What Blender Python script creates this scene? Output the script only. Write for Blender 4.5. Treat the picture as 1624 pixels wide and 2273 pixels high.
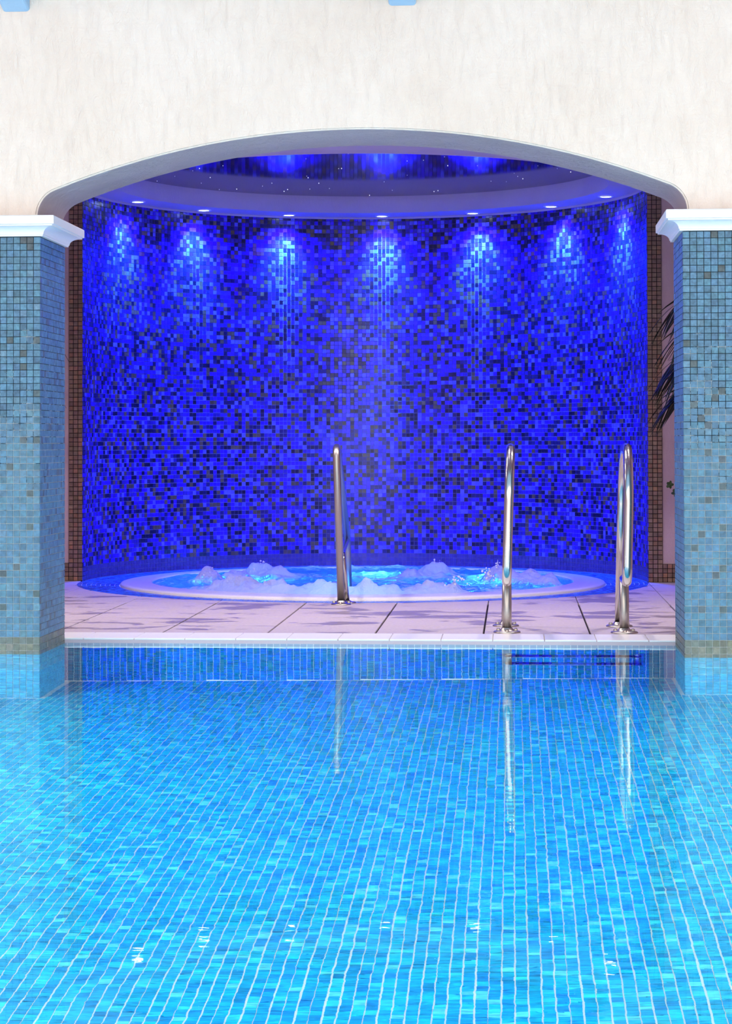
import bpy, bmesh, math, random
import numpy as np
from mathutils import Matrix, Vector

random.seed(7)
rng = np.random.default_rng(11)
for o in list(bpy.data.objects):
    bpy.data.objects.remove(o)
scene = bpy.context.scene
COL = scene.collection
PI = math.pi

# ------------------------------------------------------------------ camera
cam_d = bpy.data.cameras.new('camera')
cam = bpy.data.objects.new('camera', cam_d)
COL.objects.link(cam)
cam_d.sensor_width = 36.0
cam_d.sensor_fit = 'AUTO'
cam_d.lens = 36.0 * 4748.2 / 2273.0
cam_d.shift_y = -247.65 / 2273.0
cam_d.clip_start = 0.05
cam_d.clip_end = 200
cam.matrix_world = (Matrix.Translation((0, 0, 0.8404)) @ Matrix.Rotation(0.0686, 4, 'Z')
                    @ Matrix.Rotation(PI / 2 + 0.0194, 4, 'X') @ Matrix.Rotation(-0.0019, 4, 'Z'))
scene.camera = cam

# ------------------------------------------------------------------ world + view
world = bpy.data.worlds.new('world')
scene.world = world
world.use_nodes = True
bg = world.node_tree.nodes['Background']
bg.inputs['Color'].default_value = (1.0, 0.915, 0.84, 1)
bg.inputs['Strength'].default_value = 2.28
vs = scene.view_settings
vs.view_transform = 'Standard'
vs.look = 'None'
vs.gamma = 1.0
vs.use_curve_mapping = False
vs.exposure = 0.0
scene.cycles.max_bounces = 5
scene.cycles.diffuse_bounces = 3
scene.cycles.glossy_bounces = 4
scene.cycles.transmission_bounces = 4

# ------------------------------------------------------------------ dimensions (metres; deck = 0)
YF, YB = 8.606, 9.09            # front and back plane of the arch wall
XL, XR = -1.922, 0.678          # inner faces of the two pillars
WATER = -0.020
XC, YC, RW = -0.905, 12.866, 1.706   # spa niche: centre and wall radius
ZS = 2.374                      # soffit of the spa room
ZSTAR = 2.486                   # star ceiling
RO = 1.48                       # ceiling opening radius
YO = 12.80
def pool_z(x):
    return -1.215 + 0.085 * x

# ------------------------------------------------------------------ helpers
def lin(r, g, b):
    def f(c):
        c /= 255.0
        return c / 12.92 if c <= 0.04045 else ((c + 0.055) / 1.055) ** 2.4
    return (f(r), f(g), f(b))

def link(o, parent=None):
    COL.objects.link(o)
    if parent is not None:
        o.parent = parent
        if parent.parent is None:
            o.matrix_parent_inverse = Matrix.Translation(-parent.location)
    return o

def mesh_obj(name, me, mat, parent=None):
    o = bpy.data.objects.new(name, me)
    if mat is not None and len(me.materials) == 0:
        me.materials.append(mat)
    return link(o, parent)

def bm_obj(name, bm, mat, parent=None, smooth=False):
    me = bpy.data.meshes.new(name)
    bm.normal_update()
    bm.to_mesh(me)
    bm.free()
    if smooth:
        me.polygons.foreach_set('use_smooth', [True] * len(me.polygons))
    return mesh_obj(name, me, mat, parent)

def thing(name, label, cat, loc=(0, 0, 0), group=None):
    o = bpy.data.objects.new(name, None)
    COL.objects.link(o)
    o.location = loc
    o.empty_display_size = 0.1
    o['label'] = label
    o['category'] = cat
    if group:
        o['group'] = group
    return o

def tag(o, label=None, cat=None, group=None, kind=None):
    if label: o['label'] = label
    if cat: o['category'] = cat
    if group: o['group'] = group
    if kind: o['kind'] = kind
    return o

def struct(o, label=None):
    o['kind'] = 'structure'
    if label: o['label'] = label
    return o

def box(bm, x0, x1, y0, y1, z0, z1, bev=0.0, seg=2):
    vsx = [bm.verts.new((x, y, z)) for z in (z0, z1) for y in (y0, y1) for x in (x0, x1)]
    fs = [(0, 2, 3, 1), (4, 5, 7, 6), (0, 1, 5, 4), (2, 6, 7, 3), (0, 4, 6, 2), (1, 3, 7, 5)]
    faces = [bm.faces.new([vsx[i] for i in f]) for f in fs]
    if bev > 0:
        es = list({e for f in faces for e in f.edges})
        bmesh.ops.bevel(bm, geom=es, offset=bev, segments=seg, profile=0.5, affect='EDGES')

def tube(bm, pts, r, seg=20, cap=True, rfun=None):
    pts = [Vector(p) for p in pts]
    n = len(pts)
    tang = [(pts[min(i + 1, n - 1)] - pts[max(i - 1, 0)]).normalized() for i in range(n)]
    up = Vector((1, 0, 0)) if abs(tang[0].x) < 0.9 else Vector((0, 0, 1))
    a = (up - tang[0] * up.dot(tang[0])).normalized()
    rings = []
    for i in range(n):
        a = (a - tang[i] * a.dot(tang[i])).normalized()
        b = tang[i].cross(a)
        rr = r if rfun is None else rfun(i / (n - 1)) * r
        rings.append([bm.verts.new(pts[i] + (a * math.cos(2 * PI * k / seg) + b * math.sin(2 * PI * k / seg)) * rr)
                      for k in range(seg)])
    for i in range(n - 1):
        for k in range(seg):
            f = bm.faces.new((rings[i][k], rings[i][(k + 1) % seg], rings[i + 1][(k + 1) % seg], rings[i + 1][k]))
            f.smooth = True
    if cap:
        bm.faces.new(rings[0][::-1])
        bm.faces.new(rings[-1])

def lathe(bm, prof, cx, cy, seg=64, a0=0.0, a1=2 * PI, smooth=True):
    full = abs(a1 - a0 - 2 * PI) < 1e-6
    m = seg if full else seg + 1
    rings = []
    for (r, z) in prof:
        rings.append([bm.verts.new((cx + r * math.cos(a0 + (a1 - a0) * k / seg), cy + r * math.sin(a0 + (a1 - a0) * k / seg), z))
                      for k in range(m)])
    for i in range(len(prof) - 1):
        for k in range(seg):
            k2 = (k + 1) % m
            f = bm.faces.new((rings[i][k], rings[i][k2], rings[i + 1][k2], rings[i + 1][k]))
            f.smooth = smooth
    return rings

def smooth_path(ctrl, per=14):
    """Catmull-Rom through control points."""
    P = [Vector(c) for c in ctrl]
    P = [P[0] * 2 - P[1]] + P + [P[-1] * 2 - P[-2]]
    out = []
    for i in range(1, len(P) - 2):
        for k in range(per):
            t = k / per
            p0, p1, p2, p3 = P[i - 1], P[i], P[i + 1], P[i + 2]
            out.append(0.5 * ((2 * p1) + (p2 - p0) * t + (2 * p0 - 5 * p1 + 4 * p2 - p3) * t * t + (3 * p1 - p0 - 3 * p2 + p3) * t ** 3))
    out.append(P[-2])
    return out

def fillet_path(ctrl, rads, per=10):
    """Polyline with circular fillets at inner corners."""
    P = [Vector(c) for c in ctrl]
    out = [P[0]]
    for i in range(1, len(P) - 1):
        a = (P[i - 1] - P[i]).normalized()
        b = (P[i + 1] - P[i]).normalized()
        ang = a.angle(b)
        d = rads[i - 1] / math.tan(ang / 2)
        s, e = P[i] + a * d, P[i] + b * d
        c = P[i] + (a + b).normalized() * (rads[i - 1] / math.sin(ang / 2))
        va, vb = s - c, e - c
        tot = va.angle(vb)
        for k in range(per + 1):
            t = k / per
            out.append(c + (va * math.sin((1 - t) * tot) + vb * math.sin(t * tot)) / math.sin(tot))
    out.append(P[-1])
    res = [out[0]]
    for p in out[1:]:
        d = (p - res[-1]).length
        if d < 1e-5:
            continue
        res.append(p)
    return res

# ------------------------------------------------------------------ materials
class NT:
    def __init__(self, name):
        self.m = bpy.data.materials.new(name)
        self.m.use_nodes = True
        self.t = self.m.node_tree
        self.n = self.t.nodes
        self.n.clear()
        self.out = self.n.new('ShaderNodeOutputMaterial')
    def node(self, ty, **kw):
        x = self.n.new('ShaderNode' + ty)
        for k, v in kw.items():
            setattr(x, k, v)
        return x
    def l(self, a, b):
        self.t.links.new(a, b)
    def bsdf(self, color=None, rough=0.5, metal=0.0, spec=0.5, **kw):
        p = self.node('BsdfPrincipled')
        if color is not None:
            p.inputs['Base Color'].default_value = (*color, 1)
        p.inputs['Roughness'].default_value = rough
        p.inputs['Metallic'].default_value = metal
        p.inputs['Specular IOR Level'].default_value = spec
        self.l(p.outputs[0], self.out.inputs['Surface'])
        return p
    def pos(self, scale=(1, 1, 1), rot=(0, 0, 0)):
        g = self.node('NewGeometry')
        mp = self.node('Mapping')
        mp.inputs['Scale'].default_value = scale
        mp.inputs['Rotation'].default_value = rot
        self.l(g.outputs['Position'], mp.inputs['Vector'])
        return mp.outputs[0]
    def noise(self, vec, scale=5, detail=4, rough=0.5, dist=0.0):
        x = self.node('TexNoise')
        x.inputs['Scale'].default_value = scale
        x.inputs['Detail'].default_value = detail
        x.inputs['Roughness'].default_value = rough
        x.inputs['Distortion'].default_value = dist
        if vec is not None:
            self.l(vec, x.inputs['Vector'])
        return x.outputs['Fac']
    def ramp(self, fac, stops):
        r = self.node('ValToRGB')
        e = r.color_ramp.elements
        while len(e) > 1:
            e.remove(e[0])
        for i, (p, c) in enumerate(stops):
            x = e[0] if i == 0 else e.new(p)
            x.position = p
            x.color = (*c, 1) if len(c) == 3 else c
        self.l(fac, r.inputs[0])
        return r.outputs[0]
    def mix(self, fac, a, b, mode='MIX'):
        x = self.node('Mix', data_type='RGBA', blend_type=mode)
        for sock, v in ((x.inputs[0], fac), (x.inputs[6], a), (x.inputs[7], b)):
            if hasattr(v, 'is_linked'):
                self.l(v, sock)
            elif isinstance(v, (int, float)):
                sock.default_value = v
            else:
                sock.default_value = (*v, 1)
        return x.outputs[2]
    def math(self, op, a, b=None):
        x = self.node('Math', operation=op)
        for i, v in enumerate((a, b)):
            if v is None: continue
            if hasattr(v, 'is_linked'): self.l(v, x.inputs[i])
            else: x.inputs[i].default_value = v
        return x.outputs[0]
    def bump(self, h, strength, dist, p):
        b = self.node('Bump')
        b.inputs['Strength'].default_value = strength
        b.inputs['Distance'].default_value = dist
        self.l(h, b.inputs['Height'])
        self.l(b.outputs[0], p.inputs['Normal'])
        return b

M = {}
def plain(name, color, rough=0.5, metal=0.0, spec=0.5, bump=None):
    t = NT(name)
    p = t.bsdf(color, rough, metal, spec)
    if bump:
        t.bump(t.noise(t.pos(), bump[0], 5), 1.0, bump[1], p)
    M[name] = t.m
    return t.m

def plaster(name, base, stain, bd):
    t = NT(name)
    p = t.bsdf(rough=0.75, spec=0.25)
    n1 = t.noise(t.pos((0.8, 0.8, 0.8)), 1.6, 5, 0.6)
    fine = t.noise(t.pos((1, 1, 1)), 9, 4, 0.6)
    c = t.ramp(n1, [(0.40, base), (0.72, stain)])
    c2 = t.mix(t.ramp(fine, [(0.45, (0, 0, 0)), (0.8, (0.25, 0.25, 0.25))]), c, stain)
    t.l(c2, p.inputs['Base Color'])
    # trowel strokes: stretched along two slanted directions
    a = t.noise(t.pos((6, 6, 2.2), (0, 0.5, 0)), 5, 6, 0.65, 1.4)
    b = t.noise(t.pos((2.0, 6, 7), (0, -0.3, 0)), 4, 5, 0.6, 0.8)
    hgt = t.math('ADD', a, t.math('MULTIPLY', b, 0.6))
    t.bump(hgt, 1.0, bd, p)
    M[name] = t.m
plaster('plaster_cream', (0.92, 0.80, 0.705), (0.84, 0.70, 0.59), 0.007)
plaster('plaster_reveal_shaded', (0.57, 0.48, 0.50), (0.44, 0.37, 0.39), 0.014)  # arch plaster toned down: the soffit's shade is put into its colour
plaster('plaster_mauve', lin(200, 172, 178), lin(182, 152, 158), 0.004)
plaster('plaster_soffit', lin(205, 188, 194), lin(192, 174, 182), 0.002)

def tile_mat(name, rough, source, streak=(30, 30, 30), amt=0.3, spec=0.5, bumpd=0.0006):
    t = NT(name)
    p = t.bsdf(rough=rough, spec=spec)
    if source == 'attr':
        a = t.node('Attribute')
        a.attribute_name = 'tint'
        col = a.outputs['Color']
    else:
        a = t.node('ObjectInfo')
        col = a.outputs['Color']
    n = t.noise(t.pos(streak), 1.0, 2, 0.65)
    v = t.ramp(n, [(0.3, (1 - amt,) * 3), (0.7, (1 + amt * 0.6,) * 3)])
    t.l(t.mix(1.0, col, v, 'MULTIPLY'), p.inputs['Base Color'])
    if 'pillar' in name:
        t.bump(t.noise(t.pos(), 90, 1), 0.5, bumpd, p)
    M[name] = t.m
for src in ('attr', 'obj'):
    tile_mat('niche_tile_' + src, 0.22, src, amt=0.25, spec=0.5)
    tile_mat('pillar_tile_' + src, 0.45, src, (60, 60, 60), 0.35)
    tile_mat('pool_tile_' + src, 0.4, src, (14, 120, 120), 0.45, 0.3)
    tile_mat('brown_tile_' + src, 0.3, src, (30, 30, 30), 0.3)

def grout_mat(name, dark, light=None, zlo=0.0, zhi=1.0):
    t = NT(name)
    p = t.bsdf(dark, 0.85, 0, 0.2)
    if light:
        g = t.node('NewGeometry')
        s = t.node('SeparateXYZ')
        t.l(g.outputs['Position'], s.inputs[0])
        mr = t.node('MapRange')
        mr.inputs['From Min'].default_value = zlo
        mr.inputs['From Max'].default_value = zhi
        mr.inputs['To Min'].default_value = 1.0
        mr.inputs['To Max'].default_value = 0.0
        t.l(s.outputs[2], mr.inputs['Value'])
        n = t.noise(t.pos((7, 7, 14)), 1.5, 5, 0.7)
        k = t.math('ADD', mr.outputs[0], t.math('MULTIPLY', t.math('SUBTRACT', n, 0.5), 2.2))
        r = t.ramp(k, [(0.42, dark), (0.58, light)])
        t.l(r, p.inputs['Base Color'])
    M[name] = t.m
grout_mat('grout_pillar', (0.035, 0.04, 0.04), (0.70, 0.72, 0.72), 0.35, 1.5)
grout_mat('grout_niche', (0.24, 0.21, 0.42))
grout_mat('grout_pool', (0.88, 0.90, 0.90))
grout_mat('grout_brown', (0.012, 0.010, 0.010))
grout_mat('joint_dark', (0.02, 0.015, 0.02))
grout_mat('joint_light', lin(206, 188, 196))

def deck_mat():
    t = NT('deck_stone')
    p = t.bsdf(rough=0.5, spec=0.3)
    fine = t.noise(t.pos((1, 1, 1)), 60, 4, 0.6)
    base = t.ramp(fine, [(0.3, lin(190, 178, 187)), (0.7, lin(207, 195, 203))])
    w = t.noise(t.pos((3.2, 5.5, 1)), 1.0, 5, 0.62, 0.4)
    big = t.noise(t.pos((0.7, 1.5, 1)), 1.0, 2)
    wet = t.ramp(t.math('ADD', w, t.math('MULTIPLY', t.math('SUBTRACT', big, 0.5), 0.6)), [(0.555, (0, 0, 0)), (0.585, (1, 1, 1))])
    col = t.mix(wet, base, lin(150, 138, 148))
    t.l(col, p.inputs['Base Color'])
    t.l(t.ramp(wet, [(0, (0.5,) * 3), (1, (0.34,) * 3)]), p.inputs['Roughness'])
    t.bump(fine, 0.3, 0.001, p)
    M['deck_stone'] = t.m
deck_mat()
plain('coping_white', (0.95, 0.94, 0.94), 0.35)
plain('moulding_white', (0.87, 0.87, 0.89), 0.5)
plain('rim_white', (0.86, 0.85, 0.87), 0.18, bump=(70, 0.002))
plain('beam_blue', lin(160, 196, 228), 0.6, bump=(20, 0.002))
plain('ceiling_board', lin(170, 204, 230), 0.6)
plain('leaf_dark', lin(26, 34, 18), 0.35)
plain('leaf_ivy', lin(40, 62, 34), 0.45)
plain('stem_brown', lin(70, 56, 36), 0.7)
plain('pot_clay', lin(96, 70, 54), 0.6)
plain('soil', lin(40, 30, 24), 0.95)
plain('rubber_dark', lin(28, 26, 60), 0.5)
plain('plastic_white', (0.8, 0.8, 0.82), 0.4)
plain('basin_blue', lin(60, 150, 215), 0.4)

def steel():
    t = NT('steel')
    p = t.bsdf((0.66, 0.64, 0.62), 0.16, 1.0)
    n = t.noise(t.pos((40, 40, 6)), 1.0, 4, 0.6)
    t.l(t.ramp(n, [(0.3, (0.10,) * 3), (0.75, (0.26,) * 3)]), p.inputs['Roughness'])
    M['steel'] = t.m
    t = NT('steel_brushed')
    p = t.bsdf((0.50, 0.47, 0.44), 0.33, 1.0)
    n = t.noise(t.pos((120, 120, 8)), 1.0, 3, 0.6)
    t.l(t.ramp(n, [(0.3, (0.30,) * 3), (0.75, (0.45,) * 3)]), p.inputs['Roughness'])
    M['steel_brushed'] = t.m
steel()

def water():
    t = NT('pool_water')
    g = t.node('BsdfGlass')
    g.inputs['IOR'].default_value = 1.333
    g.inputs['Roughness'].default_value = 0.0
    g.inputs['Color'].default_value = (0.96, 1, 1, 1)
    t.l(g.outputs[0], t.out.inputs['Surface'])
    a = t.noise(t.pos((2.2, 4.5, 1)), 1.0, 2, 0.5, 0.3)
    b = t.noise(t.pos((9, 22, 1)), 1.0, 2, 0.5, 0.4)
    h = t.math('ADD', a, t.math('MULTIPLY', b, 0.16))
    bm_ = t.node('Bump')
    bm_.inputs['Strength'].default_value = 1.0
    bm_.inputs['Distance'].default_value = 0.0008
    t.l(h, bm_.inputs['Height'])
    t.l(bm_.outputs[0], g.inputs['Normal'])
    M['pool_water'] = t.m
    t = NT('spa_water')
    at = t.node('Attribute'); at.attribute_name = 'foam'
    n = t.noise(t.pos((14, 14, 14)), 1.0, 5, 0.7, 0.6)
    k = t.ramp(t.math('ADD', at.outputs['Fac'], t.math('MULTIPLY', t.math('SUBTRACT', n, 0.5), 0.9)), [(0.36, (0, 0, 0)), (0.62, (1, 1, 1))])
    gl = t.node('BsdfPrincipled')
    gl.inputs['Base Color'].default_value = (0.10, 0.42, 0.85, 1)
    gl.inputs['Roughness'].default_value = 0.08
    gl.inputs['IOR'].default_value = 1.333
    gl.inputs['Transmission Weight'].default_value = 0.6
    df = t.node('BsdfDiffuse'); df.inputs['Color'].default_value = (0.62, 0.62, 0.82, 1)
    tr = t.node('BsdfTranslucent'); tr.inputs['Color'].default_value = (0.8, 0.85, 0.95, 1)
    m1 = t.node('MixShader'); m1.inputs[0].default_value = 0.35
    t.l(df.outputs[0], m1.inputs[1]); t.l(tr.outputs[0], m1.inputs[2])
    m2 = t.node('MixShader')
    t.l(k, m2.inputs[0]); t.l(gl.outputs[0], m2.inputs[1]); t.l(m1.outputs[0], m2.inputs[2])
    t.l(m2.outputs[0], t.out.inputs['Surface'])
    b2 = t.node('Bump'); b2.inputs['Strength'].default_value = 1.0; b2.inputs['Distance'].default_value = 0.022
    t.l(t.noise(t.pos((40, 40, 40)), 1.0, 4, 0.6), b2.inputs['Height'])
    t.l(b2.outputs[0], df.inputs['Normal']); t.l(b2.outputs[0], gl.inputs['Normal'])
    M['spa_water'] = t.m
    plain('droplet', (0.85, 0.85, 0.92), 0.1)
water()

def star_ceiling():
    t = NT('star_ceiling')
    p = t.bsdf(lin(40, 30, 80), 0.07, 0, 1.0)
    p.inputs['IOR'].default_value = 1.8
    M['star_ceiling'] = t.m
star_ceiling()

def emit(name, color, strength):
    t = NT(name)
    e = t.node('Emission')
    e.inputs['Color'].default_value = (*color, 1)
    e.inputs['Strength'].default_value = strength
    t.l(e.outputs[0], t.out.inputs['Surface'])
    M[name] = t.m
emit('led_lens', (0.55, 0.75, 1.0), 18)
emit('star_glow', (0.8, 0.8, 1.0), 1.6)
emit('pool_fill_glow', (0.75, 1.0, 1.0), 5)

# ------------------------------------------------------------------ mosaic machinery
def tiles_mesh(name, C, U, V, N, w, h, t, tints, chamfer=0.0, jit=0.0004, embed=0.002):
    """Joined prisms: centres C on the grout plane, unit axes U,V,N; t = how far the face stands proud."""
    n = len(C)
    w = np.broadcast_to(w, (n,)); h = np.broadcast_to(h, (n,))
    sg = np.array([(-1, -1), (1, -1), (1, 1), (-1, 1)], float)
    lay = []
    tilt = rng.uniform(-1, 1, (n, 2)) * jit
    def ring(inset, depth, tilted):
        out = np.empty((n, 4, 3))
        for i, (a, b) in enumerate(sg):
            d = depth + (a * tilt[:, 0] + b * tilt[:, 1] if tilted else 0)
            out[:, i] = C + U * ((w / 2 - inset) * a)[:, None] + V * ((h / 2 - inset) * b)[:, None] + N * (np.broadcast_to(d, (n,)))[:, None]
        return out
    lay.append(ring(0.0, -embed, False))
    if chamfer > 0:
        lay.append(ring(0.0, t - chamfer, True))
        lay.append(ring(chamfer, t, True))
    else:
        lay.append(ring(0.0, t, True))
    L = len(lay)
    verts = np.stack(lay, 1).reshape(-1, 3)
    per = 4 * L
    fq = []
    for k in range(L - 1):
        for i in range(4):
            j = (i + 1) % 4
            fq.append((k * 4 + i, k * 4 + j, (k + 1) * 4 + j, (k + 1) * 4 + i))
    fq.append(tuple((L - 1) * 4 + i for i in range(4)))
    fq = np.array(fq)
    faces = (np.arange(n)[:, None, None] * per + fq[None]).reshape(-1, 4)
    me = bpy.data.meshes.new(name)
    me.vertices.add(len(verts)); me.vertices.foreach_set('co', verts.ravel())
    me.loops.add(faces.size); me.loops.foreach_set('vertex_index', faces.ravel().astype(np.int32))
    me.polygons.add(len(faces))
    me.polygons.foreach_set('loop_start', np.arange(0, faces.size, 4, dtype=np.int32))
    me.polygons.foreach_set('loop_total', np.full(len(faces), 4, dtype=np.int32))
    me.polygons.foreach_set('use_smooth', [False] * len(faces))
    me.update(calc_edges=True)
    at = me.attributes.new('tint', 'FLOAT_COLOR', 'FACE')
    cc = np.ones((len(faces), 4), np.float32)
    cc[:, :3] = np.repeat(np.asarray(tints, np.float32), len(fq), axis=0)
    at.data.foreach_set('color', cc.ravel())
    return me

def unit_tile(name, w, h, t, chamfer, embed=0.002):
    bm = bmesh.new()
    rings = []
    for inset, z in ((0, -embed), (0, t - chamfer), (chamfer, t)):
        rings.append([bm.verts.new((a * (w / 2 - inset), b * (h / 2 - inset), z)) for a, b in ((-1, -1), (1, -1), (1, 1), (-1, 1))])
    for k in range(2):
        for i in range(4):
            j = (i + 1) % 4
            bm.faces.new((rings[k][i], rings[k][j], rings[k + 1][j], rings[k + 1][i]))
    bm.faces.new(rings[2]); bm.faces.new(rings[0][::-1])
    me = bpy.data.meshes.new(name)
    bm.normal_update(); bm.to_mesh(me); bm.free()
    return me

def mosaic(parent, C, U, V, N, w, h, t, tints, mat, chamfer=0.0, singles=0, score=None, jit=0.0004, stuff='mosaic_tiles', part='tile'):
    """singles best-scoring tiles become objects of their own, the rest one joined part."""
    C = np.asarray(C, float); U = np.asarray(U, float); V = np.asarray(V, float); N = np.asarray(N, float); tints = np.asarray(tints, float)
    n = len(C)
    wa = np.broadcast_to(w, (n,)); ha = np.broadcast_to(h, (n,))
    order = np.argsort(-score) if score is not None else np.arange(n)
    single = order[:min(singles, n)]
    rest = order[min(singles, n):]
    if len(single):
        me = unit_tile(part, float(np.median(wa)), float(np.median(ha)), t, max(chamfer, 0.0006))
        me.materials.append(M[mat + '_obj'])
        for i in single:
            o = bpy.data.objects.new(part, me)
            d = rng.uniform(-1, 1, 2) * jit / (w if np.isscalar(w) else w[0]) * 2
            m = Matrix(((U[i][0], V[i][0], N[i][0], C[i][0]), (U[i][1], V[i][1], N[i][1], C[i][1]), (U[i][2], V[i][2], N[i][2], C[i][2]), (0, 0, 0, 1)))
            m = m @ Matrix.Rotation(d[0], 4, 'X') @ Matrix.Rotation(d[1], 4, 'Y')
            link(o, parent)
            o.matrix_basis = m
            o.color = (*[float(x) for x in tints[i]], 1)
    if len(rest):
        me = tiles_mesh(stuff, C[rest], U[rest], V[rest], N[rest], wa[rest], ha[rest], t, tints[rest], chamfer, jit)
        o = mesh_obj(stuff, me, M[mat + '_attr'], parent)
        o['kind'] = 'stuff'
    return

def vary(col, n, amt=0.15, each=0.05):
    c = np.array(col)[None] * (1 + rng.uniform(-amt, amt, (n, 1)))
    return np.clip(c * (1 + rng.uniform(-each, each, (n, 3))), 0.003, 0.95)

P = 0.0272   # mosaic pitch

# ================================================================== ARCH WALL
AX, AZ, AS = -0.619, 2.104, 1.765        # apex x, apex z, springing z
AA, AR = 1.315, 0.112                    # half width, corner radius
# big radius so that the two arcs are tangent
dz = AZ - AS
BR = ((AA - AR) ** 2 + dz * dz - AR * AR) / (2 * (dz - AR))
def arch_curve(n=72, m=14):
    pts = []
    cz = AZ - BR
    ang = math.atan2(AA - AR, (AS) - cz)      # direction from big centre to small centre
    for k in range(m + 1):                    # left corner, from vertical tangent
        t = PI + (ang - 0) * 0
        a = PI - (PI / 2 - ang) * k / m
        pts.append((AX - (AA - AR) + AR * math.cos(a), AS + AR * math.sin(a)))
    for k in range(1, n):
        a = -ang + 2 * ang * k / n
        pts.append((AX + BR * math.sin(a), cz + BR * math.cos(a)))
    for k in range(m + 1):
        a = (PI / 2 - ang) * (1 - k / m)
        pts.append((AX + (AA - AR) + AR * math.cos(a), AS + AR * math.sin(a)))
    return pts
curve = arch_curve()
ZTOP = 3.4
XW0, XW1 = -5.6, 4.4
def build_arch_wall():
    bm = bmesh.new()
    def prof(inset):    # curve moved into the wall by inset (rounded arris)
        out = []
        for i, (x, z) in enumerate(curve):
            a = curve[max(i - 1, 0)]; b = curve[min(i + 1, len(curve) - 1)]
            tx, tz = b[0] - a[0], b[1] - a[1]
            l = math.hypot(tx, tz)
            out.append((x - tz / l * inset, z + tx / l * inset))
        return out
    rows = []
    e = 0.008
    for k in range(5):           # rounded front arris
        a = PI / 2 * k / 4
        rows.append((prof(e * (1 - math.sin(a))), YF + e * (1 - math.cos(a))))
    for k in range(5):
        a = PI / 2 * k / 4
        rows.append((prof(e * (1 - math.cos(a))), YB - e * (1 - math.sin(a))))
    R = [[bm.verts.new((x, y, z)) for (x, z) in pr] for pr, y in rows]
    for i in range(len(R) - 1):
        for k in range(len(curve) - 1):
            f = bm.faces.new((R[i][k], R[i][k + 1], R[i + 1][k + 1], R[i + 1][k]))
            f.smooth = True
    for ring, y, fl in ((R[0], YF, False), (R[-1], YB, True)):
        top = [bm.verts.new((v.co.x, y, ZTOP)) for v in ring]
        for k in range(len(ring) - 1):
            q = (ring[k], ring[k + 1], top[k + 1], top[k])
            bm.faces.new(q[::-1] if fl else q)
    # wall to either side of the arch, over the pillars and down beyond them
    def blk(x0, x1, z0, z1):
        box(bm, x0, x1, YF, YB, z0, z1)
    xl = R[0][0].co.x; xr = R[0][-1].co.x
    blk(XW0, xl, AS - 0.004, ZTOP)
    blk(xr, XW1, AS - 0.004, ZTOP)
    blk(XW0, -2.45, -1.8, AS - 0.004)
    blk(1.21, XW1, -1.8, AS - 0.004)
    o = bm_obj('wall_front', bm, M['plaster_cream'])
    o.data.materials.append(M['plaster_reveal_shaded'])
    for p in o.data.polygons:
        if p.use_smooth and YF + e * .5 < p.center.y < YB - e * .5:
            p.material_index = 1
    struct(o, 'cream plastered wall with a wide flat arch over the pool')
build_arch_wall()

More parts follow.
